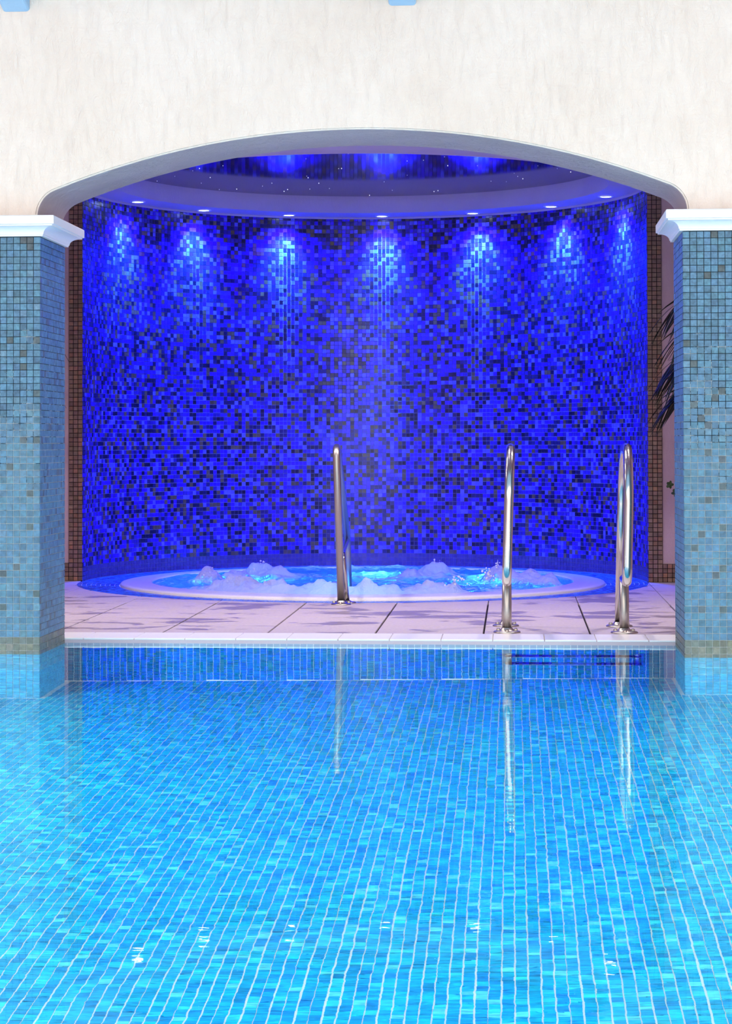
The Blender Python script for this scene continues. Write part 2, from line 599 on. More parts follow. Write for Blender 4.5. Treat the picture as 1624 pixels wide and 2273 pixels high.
# ================================================================== PILLARS
def build_pillar(x0, x1, face, label):
    """face: +1 inner face at x1 (left pillar), -1 inner face at x0."""
    th = 0.0035
    cx = (x0 + x1) / 2
    root = thing('mosaic_pillar', label, 'pillar', (cx, (YF + YB) / 2, -1.45))
    bm = bmesh.new()
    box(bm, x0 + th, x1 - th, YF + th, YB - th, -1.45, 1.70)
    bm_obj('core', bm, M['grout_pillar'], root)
    top = 1.680
    rows = int((top + 1.40) / P)
    C, U, V, N, T, S, W = [], [], [], [], [], [], []
    zc = top - P / 2 - np.arange(rows) * P
    n_under = int((top - WATER) / P)     # rows above water
    def face_tiles(org, u, n, length, first):
        cols = int(round(length / P)); pit = length / cols
        for j in range(cols):
            for i in range(rows):
                C.append((org[0] + u[0] * (j + .5) * pit, org[1] + u[1] * (j + .5) * pit, zc[i]))
                U.append(u); V.append((0, 0, 1)); N.append(n); W.append(pit)
                if i >= n_under - 2 and i <= n_under:
                    T.append(random.choice([lin(112, 112, 98), lin(102, 106, 96), lin(124, 122, 108), lin(106, 112, 106)]))
                elif i > n_under:
                    T.append(random.choice([lin(40, 160, 205), lin(50, 172, 214), lin(66, 186, 222), lin(44, 150, 200)]))
                else:
                    k = random.random()
                    if k < 0.70: c = lin(82, 124, 150)
                    elif k < 0.88: c = lin(74, 112, 136)
                    elif k < 0.94: c = lin(94, 130, 152)
                    else: c = lin(78, 92, 98)
                    T.append(c)
                vis = zc[i] > WATER - .02
                S.append((2.0 if vis else 0.0) + first + (0.5 if vis and face * (org[0] + u[0] * (j + .5) * pit) > face * (XL - 0.19 if face > 0 else -(XR + .21) * -1) else 0) - 0.001 * abs(zc[i] - .7))
    xf0, xf1 = x0 + 0.0005, x1 - 0.0005
    face_tiles((xf0, YF + th, 0), (1, 0, 0), (0, -1, 0), xf1 - xf0, 1.0)
    if face > 0:
        face_tiles((x1 - th, YF + 0.0005, 0), (0, 1, 0), (1, 0, 0), YB - YF - .001, 0.0)
    else:
        face_tiles((x0 + th, YB - 0.0005, 0), (0, -1, 0), (-1, 0, 0), YB - YF - .001, 0.0)
    # back face
    face_tiles((xf1, YB - th, 0), (-1, 0, 0), (0, 1, 0), xf1 - xf0, -1.0)
    T2 = np.array(T) * (1 + rng.uniform(-.14, .14, (len(T), 1))) * (1 + rng.uniform(-.05, .05, (len(T), 3)))
    W = np.array(W) - 0.0022
    mosaic(root, C, U, V, N, W, P - 0.0022, th, T2, 'pillar_tile', 0.0007, 300, np.array(S), 0.0003)
    # capital: moulding mitred round the four sides
    bm = bmesh.new()
    prof = [(0.0, 1.682), (0.012, 1.682), (0.013, 1.688)]
    for k in range(9):
        a = PI / 2 * k / 8
        prof.append((0.060 - 0.044 * math.cos(a), 1.690 + 0.030 * math.sin(a)))
    prof += [(0.062, 1.720), (0.062, 1.725), (0.070, 1.727), (0.070, 1.759), (0.067, 1.762), (0.0, 1.762)]
    rings = []
    for o_, z in prof:
        rings.append([bm.verts.new(p) for p in ((x0 - o_, YF - o_, z), (x1 + o_, YF - o_, z), (x1 + o_, YB + o_, z), (x0 - o_, YB + o_, z))])
    for i in range(len(rings) - 1):
        for k in range(4):
            bm.faces.new((rings[i][k], rings[i][(k + 1) % 4], rings[i + 1][(k + 1) % 4], rings[i + 1][k]))
    bm.faces.new(rings[-1]); bm.faces.new(rings[0][::-1])
    c = bm_obj('capital', bm, M['moulding_white'], root)
    c['label'] = 'white moulded capital with a hollow curve under a flat band'
build_pillar(-2.42, XL, 1, 'blue-grey mosaic pillar in the pool without a palm showing behind its inner edge')
build_pillar(XR, 1.18, -1, 'blue-grey mosaic pillar in the pool next to the grab rails, palm fronds behind')

# ================================================================== HALL CEILING + BEAMS
def hall():
    bm = bmesh.new()
    sl = 0.30
    y0, y1 = YF, 5.6
    z0 = 2.655
    vs_ = [(XW0, y0, z0), (XW1, y0, z0), (XW1, y1, z0 + (y0 - y1) * sl), (XW0, y1, z0 + (y0 - y1) * sl)]
    lo = [bm.verts.new(v) for v in vs_]
    hi = [bm.verts.new((v[0], v[1], v[2] + 0.05)) for v in vs_]
    bm.faces.new(lo); bm.faces.new(hi[::-1])
    for k in range(4):
        bm.faces.new((lo[k], hi[k], hi[(k + 1) % 4], lo[(k + 1) % 4]))
    bmesh.ops.recalc_face_normals(bm, faces=bm.faces[:])
    struct(bm_obj('ceiling_hall', bm, M['ceiling_board']), 'pale blue boarded ceiling rising from the arch wall')
    for xc, lab in ((-2.023, 'pale blue painted ceiling beam ending above the capital without the palm'),
                    (-0.441, 'pale blue painted ceiling beam ending above the crown of the arch')):
        root = thing('ceiling_beam', lab, 'beam', (xc, YF, 2.604))
        bm = bmesh.new()
        w = 0.056
        prof = [(-w, .09)] + [(-w + .014 * (1 - math.cos(a)), .014 * (1 - math.sin(a))) for a in (0, .5, 1.05, PI / 2)] \
             + [(w - .014 * (1 - math.cos(a)), .014 * (1 - math.sin(a))) for a in (PI / 2, 1.05, .5, 0)] + [(w, .09)]
        A = [bm.verts.new((xc + x, YF - 0.001, 2.604 + z)) for x, z in prof]
        B = [bm.verts.new((xc + x, y1 + .2, 2.604 + z + (YF - y1 - .2) * sl)) for x, z in prof]
        n = len(prof)
        for k in range(n):
            bm.faces.new((A[k], A[(k + 1) % n], B[(k + 1) % n], B[k]))
        bm.faces.new(A); bm.faces.new(B[::-1])
        bmesh.ops.recalc_face_normals(bm, faces=bm.faces[:])
        bm_obj('beam_body', bm, M['beam_blue'], root)
    for nm, x in (('wall_left', XW0), ('wall_right', XW1)):
        bm = bmesh.new()
        box(bm, x - (.1 if x < 0 else 0), x + (.1 if x > 0 else 0), 0.0, YF, 0.0, 3.2)
        struct(bm_obj(nm, bm, M['plaster_mauve']))
hall()

# ================================================================== POOL
PX0, PX1, PY0, PY1 = -3.6, 2.6, 2.2, 9.130
def pool():
    # bed
    bm = bmesh.new()
    v = [bm.verts.new((x, y, pool_z(x))) for x, y in ((PX0, PY0), (PX1, PY0), (PX1, PY1), (PX0, PY1))]
    bm.faces.new(v)
    d = [bm.verts.new((x, y, pool_z(x) - .12)) for x, y in ((PX0, PY0), (PX1, PY0), (PX1, PY1), (PX0, PY1))]
    bm.faces.new(d[::-1])
    for k in range(4):
        bm.faces.new((v[k], d[k], d[(k + 1) % 4], v[(k + 1) % 4]))
    bmesh.ops.recalc_face_normals(bm, faces=bm.faces[:])
    fl = struct(bm_obj('floor_pool', bm, M['grout_pool']), 'sloping pool floor of small cyan mosaic tiles with white grout')
    pc, pr = 0.0288, 0.0288
    xs = np.arange(-2.75, 1.45, pc); ys = np.arange(4.0, PY1 - pr / 2, pr)
    wander = np.cumsum(rng.normal(0, 0.00012, (len(xs), len(ys))), axis=1) * 0.6
    wander -= wander.mean(axis=1, keepdims=True)
    X, Y = np.meshgrid(xs, ys, indexing='ij')
    Xj = X + wander + rng.normal(0, 0.00035, X.shape)
    # leave the pillars' footprints free
    keep = ~((Y > YF - .01) & ((X < XL + .012) | (X > XR - .012)))
    Xj, Yk = Xj[keep], Y[keep]
    n = len(Xj)
    u = np.array((1, 0, .085)); u /= np.linalg.norm(u)
    nn = np.array((-.085, 0, 1)); nn /= np.linalg.norm(nn)
    C = np.stack([Xj, Yk, pool_z(Xj)], 1)
    pal = np.array([lin(8, 163, 216), lin(8, 173, 224), lin(12, 186, 228), lin(6, 148, 208), lin(40, 203, 232), lin(84, 214, 236)])
    T = pal[rng.choice(6, n, p=[.24, .26, .2, .12, .12, .06])] * (1 + rng.uniform(-.08, .08, (n, 1)))
    sc = -np.abs(Yk - 4.7) * 1.0 - np.where((Yk > 4.55), 0, 5) - np.abs(Xj + .32) * .5
    mosaic(fl, C, np.tile(u, (n, 1)), np.tile((0, 1, 0), (n, 1)), np.tile(nn, (n, 1)), pc - .0036, pr - .0012, .0022, T, 'pool_tile', 0, 300, sc, .0002)
    # far wall under the coping
    bm = bmesh.new()
    box(bm, PX0, PX1, PY1, PY1 + .14, -1.7, -.032)
    wl = struct(bm_obj('wall_pool', bm, M['grout_pool']), 'tiled pool wall under the white coping')
    zs = np.arange(-.05, -1.45, -pr); xs = np.arange(XL - .3, XR + .3, pc)
    X, Z = np.meshgrid(xs, zs, indexing='ij')
    keep = Z > pool_z(X) + .01
    X, Z = X[keep], Z[keep]; n = len(X)
    T = pal[rng.choice(6, n, p=[.25, .3, .15, .25, .04, .01])] * .68 * (1 + rng.uniform(-.1, .1, (n, 1)))  # same tiles as the floor, darkened: weaker light on the wall is in the tint
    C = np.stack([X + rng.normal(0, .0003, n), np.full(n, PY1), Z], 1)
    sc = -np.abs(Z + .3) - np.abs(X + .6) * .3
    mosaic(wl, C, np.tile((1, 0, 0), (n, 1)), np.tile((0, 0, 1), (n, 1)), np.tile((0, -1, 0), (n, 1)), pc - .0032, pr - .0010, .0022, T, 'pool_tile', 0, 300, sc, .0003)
    # other three pool walls
    for nm, a in (('wall_pool_left', (PX0 - .1, PX0, PY0, PY1)), ('wall_pool_right', (PX1, PX1 + .1, PY0, PY1)), ('wall_pool_near', (PX0, PX1, PY0 - .1, PY0))):
        bm = bmesh.new(); box(bm, a[0], a[1], a[2], a[3], -1.8, 0)
        struct(bm_obj(nm, bm, M['basin_blue']))
    # water surface
    bm = bmesh.new()
    v = [bm.verts.new((x, y, WATER)) for x, y in ((PX0, PY0), (PX1, PY0), (PX1, YF), (XR, YF), (XR, PY1 - .001), (XL, PY1 - .001), (XL, YF), (PX0, YF))]
    bm.faces.new(v)
    w = bm_obj('pool_water', bm, M['pool_water'])
    tag(w, 'clear calm turquoise water filling the tiled swimming pool', 'water', kind='stuff')
pool()

def pool_fill_lamp(x, y, z, direction, lab, power):  # added lamps, all out of view, to brighten the pool from below the surface
    root = thing('pool_fill_lamp', lab, 'lamp', (x, y, z), 'added unseen underwater pool lamps')
    d = Vector(direction).normalized()
    q = d.to_track_quat('Z', 'Y').to_matrix().to_4x4()
    def disc(name, prof, mat):
        bm = bmesh.new()
        lathe(bm, prof, 0, 0, 32)
        bmesh.ops.transform(bm, matrix=Matrix.Translation((x, y, z)) @ q, verts=bm.verts[:])
        return bm_obj(name, bm, M[mat], root)
    disc('ring', [(0.13, -.005), (0.13, .012), (0.10, .02), (0.095, .014)], 'steel_brushed')
    disc('lens', [(0.095, .014), (.05, .02), (0.0005, .022)], 'pool_fill_glow')
    ld = bpy.data.lights.new('pool_fill_light', 'SPOT')
    ld.energy = power; ld.color = (0.66, 0.95, 1.0); ld.shadow_soft_size = .1
    ld.spot_size = math.radians(165); ld.spot_blend = .6
    lo = bpy.data.objects.new('fill_lamp_light', ld)
    link(lo, root)
    lo.matrix_basis = Matrix.Translation(Vector((x, y, z)) + d * .05) @ (-d).to_track_quat('Z', 'Y').to_matrix().to_4x4()
for xx in (-2.6, -0.6, 1.6):
    pool_fill_lamp(xx, PY0 + .002, -.5, (0, 1, 0), 'added unseen round underwater lamp in the pool wall facing the spa arch', 95)
for yy, pw in ((4.2, 85), (6.6, 400)):
    pool_fill_lamp(PX0 + .002, yy, -.5, (1, 0, 0), 'added unseen round underwater lamp in the deep side wall of the pool', pw)
    pool_fill_lamp(PX1 - .002, yy, -.5, (-1, 0, 0), 'added unseen round underwater lamp in the shallow side wall of the pool', pw)

# ================================================================== DECK
def deck():
    bm = bmesh.new()
    # bed under the pavers (with a round hole for the spa)
    X0, X1, Y0, Y1 = -3.7, 2.0, PY1 + .002, 14.8
    angs = sorted(set([2 * PI * k / 96 for k in range(96)] + [math.atan2(y - YC, x - XC) % (2 * PI) for x in (X0, X1) for y in (Y0, Y1)]))
    def outer(a):
        c, s = math.cos(a), math.sin(a)
        t = min(((X1 - XC) / c if c > 1e-9 else (X0 - XC) / c if c < -1e-9 else 1e9), ((Y1 - YC) / s if s > 1e-9 else (Y0 - YC) / s if s < -1e-9 else 1e9))
        return (XC + c * t, YC + s * t)
    I = [bm.verts.new((XC + 1.68 * math.cos(a), YC + 1.68 * math.sin(a), -.008)) for a in angs]
    O = [bm.verts.new((*outer(a), -.008)) for a in angs]
    for k in range(len(angs)):
        k2 = (k + 1) % len(angs)
        bm.faces.new((I[k], O[k], O[k2], I[k2]))
    bmesh.ops.recalc_face_normals(bm, faces=bm.faces[:])
    for f in bm.faces:
        if f.normal.z < 0: f.normal_flip()
    fl = struct(bm_obj('floor', bm, M['joint_dark']), 'pale mauve paved deck between the pool and the spa')
    xj = [-3.7, -3.45, -2.975, -2.5, -2.023, -1.548, -1.082, -.607, -.132, .334, .80, 1.27, 1.74, 2.0]
    yj = [9.384, 9.80, 10.245, 10.69, 11.135, 11.58, 12.025, 12.47, 12.862]
    for i in range(len(xj) - 1):
        for j in range(len(yj) - 1):
            g = .0042 if j < 4 else .002
            x0, x1 = xj[i] + g, xj[i + 1] - g
            y0, y1 = yj[j] + .0012, yj[j + 1] - .0012
            n = 20
            top = []
            for k in range(n + 1):
                x = x0 + (x1 - x0) * k / n
                dx = x - XC
                lim = YC - math.sqrt(RW * RW - dx * dx) - .002 if abs(dx) < RW else 1e9
                top.append((x, min(y1, lim)))
            top = [(x, y) for x, y in top if y > y0 + .002]
            if len(top) < 2:
                continue
            if all(abs(y - y1) < 1e-9 for _, y in top):
                top = [top[0], top[-1]]
            poly = [(top[0][0], y0), (top[-1][0], y0)] + top[::-1]
            bm = bmesh.new()
            e = .0015
            mx = sum(p[0] for p in poly) / len(poly); my = sum(p[1] for p in poly) / len(poly)
            lo = [bm.verts.new((x, y, -.012)) for x, y in poly]
            mi = [bm.verts.new((x, y, -e)) for x, y in poly]
            hi = [bm.verts.new((x + (e if x < mx else -e), y + (e if y < my else -e), 0)) for x, y in poly]
            m = len(poly)
            for k in range(m):
                bm.faces.new((lo[k], lo[(k + 1) % m], mi[(k + 1) % m], mi[k]))
                bm.faces.new((mi[k], mi[(k + 1) % m], hi[(k + 1) % m], hi[k]))
            bm.faces.new(hi)
            bm_obj('paver', bm, M['deck_stone'], fl)
    # coping
    bm = bmesh.new()
    box(bm, PX0, PX1, 9.110, 9.379, -.036, -.006)
    tr = struct(bm_obj('trim_coping', bm, M['joint_light']), 'white coping along the pool edge')
    pitch = .2195
    bm = bmesh.new()
    box(bm, -pitch / 2 + .0012, pitch / 2 - .0012, 9.108, 9.380, -.007, 0.001, .0025, 2)
    me = bpy.data.meshes.new('coping_tile'); bm.normal_update(); bm.to_mesh(me); bm.free()
    me.materials.append(M['coping_white'])
    x = -1.955 - pitch * 7
    while x < PX1 - .1:
        if x > PX0 + .1:
            o = bpy.data.objects.new('coping_tile', me)
            link(o, tr); o.location = (x, 0, 0)
        x += pitch
deck()

# ================================================================== SPA NICHE
def niche():
    # curved wall backing with its two end faces
    bm = bmesh.new()
    seg = 128
    ri, ro = RW + .003, RW + .087
    vi = [[bm.verts.new((XC + r * math.sin(a), YC + r * math.cos(a), z)) for k in range(seg + 1) for a in (-PI / 2 + PI * k / seg,)] for r in (ri, ro - .004) for z in (-.02, ZS)]
    for k in range(seg):
        f = bm.faces.new((vi[0][k], vi[0][k + 1], vi[1][k + 1], vi[1][k])); f.smooth = True
        f = bm.faces.new((vi[2][k + 1], vi[2][k], vi[3][k], vi[3][k + 1])); f.smooth = True
        bm.faces.new((vi[1][k], vi[1][k + 1], vi[3][k + 1], vi[3][k]))
    bmesh.ops.recalc_face_normals(bm, faces=bm.faces[:])
    wl = struct(bm_obj('wall_niche', bm, M['grout_niche']), 'half-round spa wall of small blue mosaic tiles under blue lights')
    L = PI * RW
    cols = int(L / P); pc = L / cols
    rows = int(ZS / P); pr = ZS / rows
    J, I = np.meshgrid(np.arange(cols), np.arange(rows), indexing='ij')
    J, I = J.ravel(), I.ravel()
    a = -PI / 2 + (J + .5) * pc / RW
    z = (I + .5) * pr
    n = len(a)
    rr = RW + .003
    C = np.stack([XC + rr * np.sin(a), YC + rr * np.cos(a), z + rng.normal(0, .0003, n)], 1)
    U = np.stack([np.cos(a), -np.sin(a), 0 * a], 1)
    N = np.stack([-np.sin(a), -np.cos(a), 0 * a], 1)
    V = np.tile((0., 0., 1.), (n, 1))
    pal = np.array([(.055, .018, .80), (.13, .13, .85), (.045, .025, .40), (.022, .018, .12), (.014, .012, .05), (.15, .105, .055)])
    pick = rng.choice(6, n, p=[.25, .14, .21, .14, .13, .13])
    T = pal[pick] * (1 + rng.uniform(-.18, .18, (n, 1)))
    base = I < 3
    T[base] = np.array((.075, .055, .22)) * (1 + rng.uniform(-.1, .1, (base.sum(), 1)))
    sc = np.cos(a) * 2 - np.abs(z - 1.2) * .3
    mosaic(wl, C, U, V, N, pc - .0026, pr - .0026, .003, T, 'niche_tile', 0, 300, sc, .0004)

    # brown tiled end faces + skirting on the mauve walls
    for side, nm in ((-1, 'wall_spa_left'), (1, 'wall_spa_right')):
        xi = XC + side * (RW + .001); xo = XC + side * (RW + .0865)
        xe = -3.7 if side < 0 else 2.0
        bm = bmesh.new()
        box(bm, min(xo, xe), max(xo, xe), YC + .012, YC + .10, 0, ZS)
        w = struct(bm_obj(nm, bm, M['plaster_mauve']), 'mauve plastered wall beside the blue niche')
        bm = bmesh.new()
        box(bm, min(xi, xo), max(xi, xo), YC + .0035, YC + .09, -.01, ZS)
        g = bm_obj('tile_bed', bm, M['grout_brown'], w)
        bm = bmesh.new()
        box(bm, min(xo, xe), max(xo, xe), YC + .0035, YC + .05, -.01, .1085)
        bm_obj('skirting_bed', bm, M['grout_brown'], w)
        rows2 = int(ZS / P)
        C, T, S = [], [], []
        pc2 = .0285
        for j in range(3):
            for i in range(rows2):
                C.append((xi + side * (j + .5) * pc2, YC + .0035, (i + .5) * P))
                S.append(1.0)
        for j in range(int(abs(xe - xo) / pc2) - 1):
            for i in range(4):
                C.append((xo + side * (j + .5) * pc2, YC + .0035, (i + .5) * P)); S.append(-j * .01)
        n = len(C)
        T = vary(lin(128, 100, 86), n, .22, .08)
        k = rng.random(n) < .15
        T[k] *= (1.25, 1.05, .95)
        mosaic(w, C, np.tile((1., 0, 0), (n, 1)), np.tile((0, 0, 1.), (n, 1)), np.tile((0, -1., 0), (n, 1)), pc2 - .0038, P - .0034, .0035, T, 'brown_tile', .0006, 300, np.array(S), .0004)
    # hidden side walls of the spa room
    for nm, x in (('wall_spa_side_left', -3.8), ('wall_spa_side_right', 2.0)):
        bm = bmesh.new(); box(bm, x, x + .1, YB, YC + .1, 0, ZS)
        struct(bm_obj(nm, bm, M['plaster_mauve']))
niche()

def spa_ceiling():
    X0, X1, Y0, Y1 = -3.8, 2.1, YB, 14.8
    bm = bmesh.new()
    angs = sorted(set([2 * PI * k / 128 for k in range(128)] + [math.atan2(y - YO, x - XC) % (2 * PI) for x in (X0, X1) for y in (Y0, Y1)]))
    def outer(a):
        c, s = math.cos(a), math.sin(a)
        t = min(((X1 - XC) / c if c > 1e-9 else (X0 - XC) / c if c < -1e-9 else 1e9), ((Y1 - YO) / s if s > 1e-9 else (Y0 - YO) / s if s < -1e-9 else 1e9))
        return (XC + c * t, YO + s * t)
    I = [bm.verts.new((XC + RO * math.cos(a), YO + RO * math.sin(a), ZS)) for a in angs]
    T = [bm.verts.new((XC + RO * math.cos(a), YO + RO * math.sin(a), ZSTAR + .01)) for a in angs]
    O = [bm.verts.new((*outer(a), ZS)) for a in angs]
    OT = [bm.verts.new((*outer(a), ZSTAR + .12)) for a in angs]
    n = len(angs)
    for k in range(n):
        j = (k + 1) % n
        bm.faces.new((I[k], I[j], O[j], O[k]))
        f = bm.faces.new((I[j], I[k], T[k], T[j])); f.smooth = True
        bm.faces.new((O[k], O[j], OT[j], OT[k]))
    bm.faces.new(OT)
    bmesh.ops.recalc_face_normals(bm, faces=bm.faces[:])
    ce = struct(bm_obj('ceiling', bm, M['plaster_soffit']), 'mauve ceiling with a round opening above the spa')
    bm = bmesh.new()
    lathe(bm, [(RO + .005, ZSTAR), (RO * .5, ZSTAR), (.001, ZSTAR)], XC, YO, 96, smooth=False)
    for f in bm.faces: f.normal_update()
    st = bm_obj('star_panel', bm, M['star_ceiling'], ce)
    st['label'] = 'glossy dark blue ceiling panel with pin-prick stars'
    bm = bmesh.new()
    for k in range(60):
        r = RO * math.sqrt(random.random()) * .97; a = random.random() * 2 * PI
        bmesh.ops.create_icosphere(bm, subdivisions=1, radius=random.choice((.0015, .002, .003)), matrix=Matrix.Translation((XC + r * math.cos(a), YO + r * math.sin(a), ZSTAR - .001)))
    s = bm_obj('star_points', bm, M['star_glow'], ce); s['kind'] = 'stuff'
    # small bead where wall and soffit meet
    bm = bmesh.new()
    lathe(bm, [(RW - .002, ZS - .012), (RW - .016, ZS - .012), (RW - .02, ZS - .006), (RW - .02, ZS + .001)], XC, YC, 128, 0, PI)
    struct(bm_obj('trim_bead', bm, M['plaster_soffit']), 'thin mauve bead along the top of the mosaic wall')
spa_ceiling()

# downlights
def downlights():
    def disc(name, prof, mat):
        bm = bmesh.new(); lathe(bm, prof, 0, 0, 24)
        me = bpy.data.meshes.new(name); bm.normal_update(); bm.to_mesh(me); bm.free(); me.materials.append(M[mat]); return me
    bez = disc('bezel', [(.050, .0005), (.050, -.004), (.042, -.008), (.036, -.004)], 'plastic_white')
    len_ = disc('lens', [(.036, -.004), (.020, -.007), (.0005, -.008)], 'led_lens')
    for k in range(-3, 4):
        a = math.radians(.8 + 23.0 * k)
        x, y = XC + 1.585 * math.sin(a), YC + 1.585 * math.cos(a)
        root = thing('downlight', 'blue downlight in the soffit over the mosaic wall, %s from the palm end' % ('seventh', 'sixth', 'fifth', 'fourth', 'third', 'second', 'first')[k + 3], 'downlight', (x, y, ZS), 'downlights above the spa wall')
        for nm, me in (('bezel', bez), ('lens', len_)):
            o = bpy.data.objects.new(nm, me); COL.objects.link(o); o.parent = root
        out = Vector((math.sin(a), math.cos(a), 0))
        for nm, en, colr, ang, bl, tilt in (('beam_wide', 165, (.024, .004, 1.0), 125, .8, .10), ('beam_core', 135, (.06, .48, 1.0), 72, 1.0, .30)):
            ld = bpy.data.lights.new(nm, 'SPOT')
            ld.energy = en; ld.color = colr; ld.spot_size = math.radians(ang); ld.spot_blend = bl; ld.shadow_soft_size = .03
            lo = bpy.data.objects.new(nm, ld); COL.objects.link(lo); lo.parent = root
            d = (Vector((0, 0, -1)) + out * tilt).normalized()
            lo.matrix_basis = Matrix.Translation((0, 0, -.014)) @ (-d).to_track_quat('Z', 'Y').to_matrix().to_4x4()
downlights()

def warm_lamps():
    def disc(name, prof, mat):
        bm = bmesh.new(); lathe(bm, prof, 0, 0, 24)
        me = bpy.data.meshes.new(name); bm.normal_update(); bm.to_mesh(me); bm.free(); me.materials.append(M[mat]); return me
    emit('warm_lens', (1.0, .82, .62), 12)
    bez = disc('bezel', [(.075, .0005), (.075, -.006), (.062, -.012), (.055, -.006)], 'plastic_white')
    len_ = disc('lens', [(.055, -.006), (.030, -.010), (.0005, -.011)], 'warm_lens')
    for x in (-2.75, -1.55, -.35, .85):
        root = thing('ceiling_spot', 'round warm white ceiling lamp between the arch and the spa', 'ceiling lamp', (x, 10.25, ZS), 'warm lamps in the spa room ceiling')
        for nm, me in (('bezel', bez), ('lens', len_)):
            o = bpy.data.objects.new(nm, me); COL.objects.link(o); o.parent = root
        ld = bpy.data.lights.new('warm_beam', 'SPOT')
        ld.energy = 98; ld.color = (1.0, .86, .83); ld.spot_size = math.radians(165); ld.spot_blend = .8; ld.shadow_soft_size = .05
        lo = bpy.data.objects.new('warm_beam', ld); COL.objects.link(lo); lo.parent = root
        lo.location = (0, 0, -.02)
warm_lamps()

# ================================================================== SPA POOL
def spa():
    root = thing('spa_pool', 'round bubbling spa pool with white rim and blue mosaic surround', 'spa', (XC, YC, 0))
    r0, r1 = 1.262, 1.452
    # basin
    bm = bmesh.new()
    lathe(bm, [(r0 + .02, -.01), (r0 + .01, -.7), (.001, -.75)], XC, YC, 96)
    bm_obj('basin', bm, M['basin_blue'], root)
    # white rim
    bm = bmesh.new()
    lathe(bm, [(r0, -.06), (r0, .004), (r0 + .006, .011), (r0 + .02, .014), (r1 - .03, .010), (r1 - .008, .006), (r1, -.002), (r1, -.03)], XC, YC, 160)
    bm_obj('rim', bm, M['rim_white'], root)
    # grating strip just outside the rim and polar mosaic
    bm = bmesh.new()
    lathe(bm, [(r1 - .005, -.012), (RW + .001, -.0035)], XC, YC, 160)
    bm_obj('surround_bed', bm, M['grout_pool'], root)
    nr = 9; pr = (RW - r1 - .004) / nr
    C, U, V, N, W, T = [], [], [], [], [], []
    for i in range(nr):
        r = r1 + .004 + (i + .5) * pr
        nc = int(2 * PI * r / .0272)
        off = random.random()
        zz = -.012 + (r - r1) / (RW - r1) * .0085
        for j in range(nc):
            a = 2 * PI * (j + off * 0) / nc
            C.append((XC + r * math.cos(a), YC + r * math.sin(a), zz))
            U.append((-math.sin(a), math.cos(a), 0)); V.append((-math.cos(a), -math.sin(a), 0)); N.append((0, 0, 1)); W.append(2 * PI * r / nc - .0028)
            T.append(lin(70, 130, 232) if random.random() < .7 else lin(46, 84, 200))
    C = np.array(C); n = len(C)
    T = np.array(T) * (1 + rng.uniform(-.2, .2, (n, 1)))
    mosaic(root, C, U, V, N, np.array(W), pr - .0026, .0025, T, 'niche_tile', 0, 300, -np.abs(C[:, 0] - XC) * .4 - C[:, 1], .0003, stuff='surround_tiles')
    # underwater lamps of the spa
    for a in (45, 90, 135, 270):
        ar = math.radians(a)
        ld = bpy.data.lights.new('spa_lamp', 'POINT'); ld.energy = 9; ld.color = (.14, .5, 1.0); ld.shadow_soft_size = .06
        lo = bpy.data.objects.new('spa_lamp', ld); link(lo, root)
        lo.matrix_basis = Matrix.Translation((XC + 1.05 * math.cos(ar), YC + 1.05 * math.sin(ar), -.3))
    # churning water
    def vnoise(n, cells, seed):
        g = np.random.default_rng(seed).uniform(-1, 1, (cells + 3, cells + 3))
        t = np.linspace(0, cells, n, endpoint=False); i = t.astype(int); f = t - i; f = f * f * (3 - 2 * f)
        a = g[i][:, i]; b = g[i + 1][:, i]; c = g[i][:, i + 1]; d = g[i + 1][:, i + 1]
        fx = f[:, None]; fy = f[None, :]
        return a * (1 - fx) * (1 - fy) + b * fx * (1 - fy) + c * (1 - fx) * fy + d * fx * fy
    n = 380
    rad = r0 + .004
    g = np.linspace(-rad, rad, n)
    X, Y = np.meshgrid(XC + g, YC + g, indexing='ij')
    rr = np.hypot(X - XC, Y - YC) / rad
    fb = sum(vnoise(n, c, s) * w for c, s, w in ((9, 1, .5), (20, 2, .28), (44, 3, .16), (90, 4, .09)))
    ridge = sum((1 - np.abs(vnoise(n, c, s))) * w for c, s, w in ((24, 11, .62), (55, 12, .28), (110, 13, .10)))
    H = .012 + .022 * fb + .022 * (ridge - .5)
    foam = .30 + .45 * fb
    mounds = [(-1.54, 13.05, .088, .085), (-.083, 12.53, .115, .085), (-.138, 11.68, .115, .10), (-.472, 13.05, .092, .09), (-.306, 11.76, .085, .085),
              (-.752, 11.69, .060, .12), (-1.777, 12.463, .078, .075), (-1.558, 11.99, .062, .13), (.21, 12.43, .056, .10), (.106, 12.54, .062, .09),
              (-1.336, 11.80, .045, .14), (-1.02, 11.72, .042, .13), (-.45, 11.9, .05, .12), (-.62, 12.9, .05, .09), (-1.66, 12.75, .05, .10), (-1.42, 12.9, .05, .08)]
    for x, y, hgt, s in mounds:
        d2 = ((X - x) ** 2 + (Y - y) ** 2) / (s * s)
        k = np.exp(-d2 * .9)
        for q in range(7):
            qa, qr, qs = random.random() * 2 * PI, s * random.uniform(.2, .9), s * random.uniform(.22, .42)
            kk = np.exp(-((X - x - qr * math.cos(qa)) ** 2 + (Y - y - qr * math.sin(qa)) ** 2) / (qs * qs))
            H += kk * hgt * random.uniform(.10, .30) * (.4 + 1.0 * ridge)
        H += k * hgt * (.35 + .75 * ridge)
        H += k * (.010 * vnoise(n, 70, 31) + .007 * vnoise(n, 150, 32))
        foam += k * .7
    foam += np.clip((.99 - np.abs(Y - 11.75) / .45), 0, 1) * .35
    H = np.where(H > .05, .05 + .07 * np.tanh((H - .05) / .07), H)
    edge = np.clip((1 - rr) * 16, 0, 1)
    H = H * edge + .004 * (1 - edge)
    idx = -np.ones((n, n), int)
    inside = rr <= 1.0
    idx[inside] = np.arange(inside.sum())
    verts = np.stack([X[inside], Y[inside], H[inside]], 1)
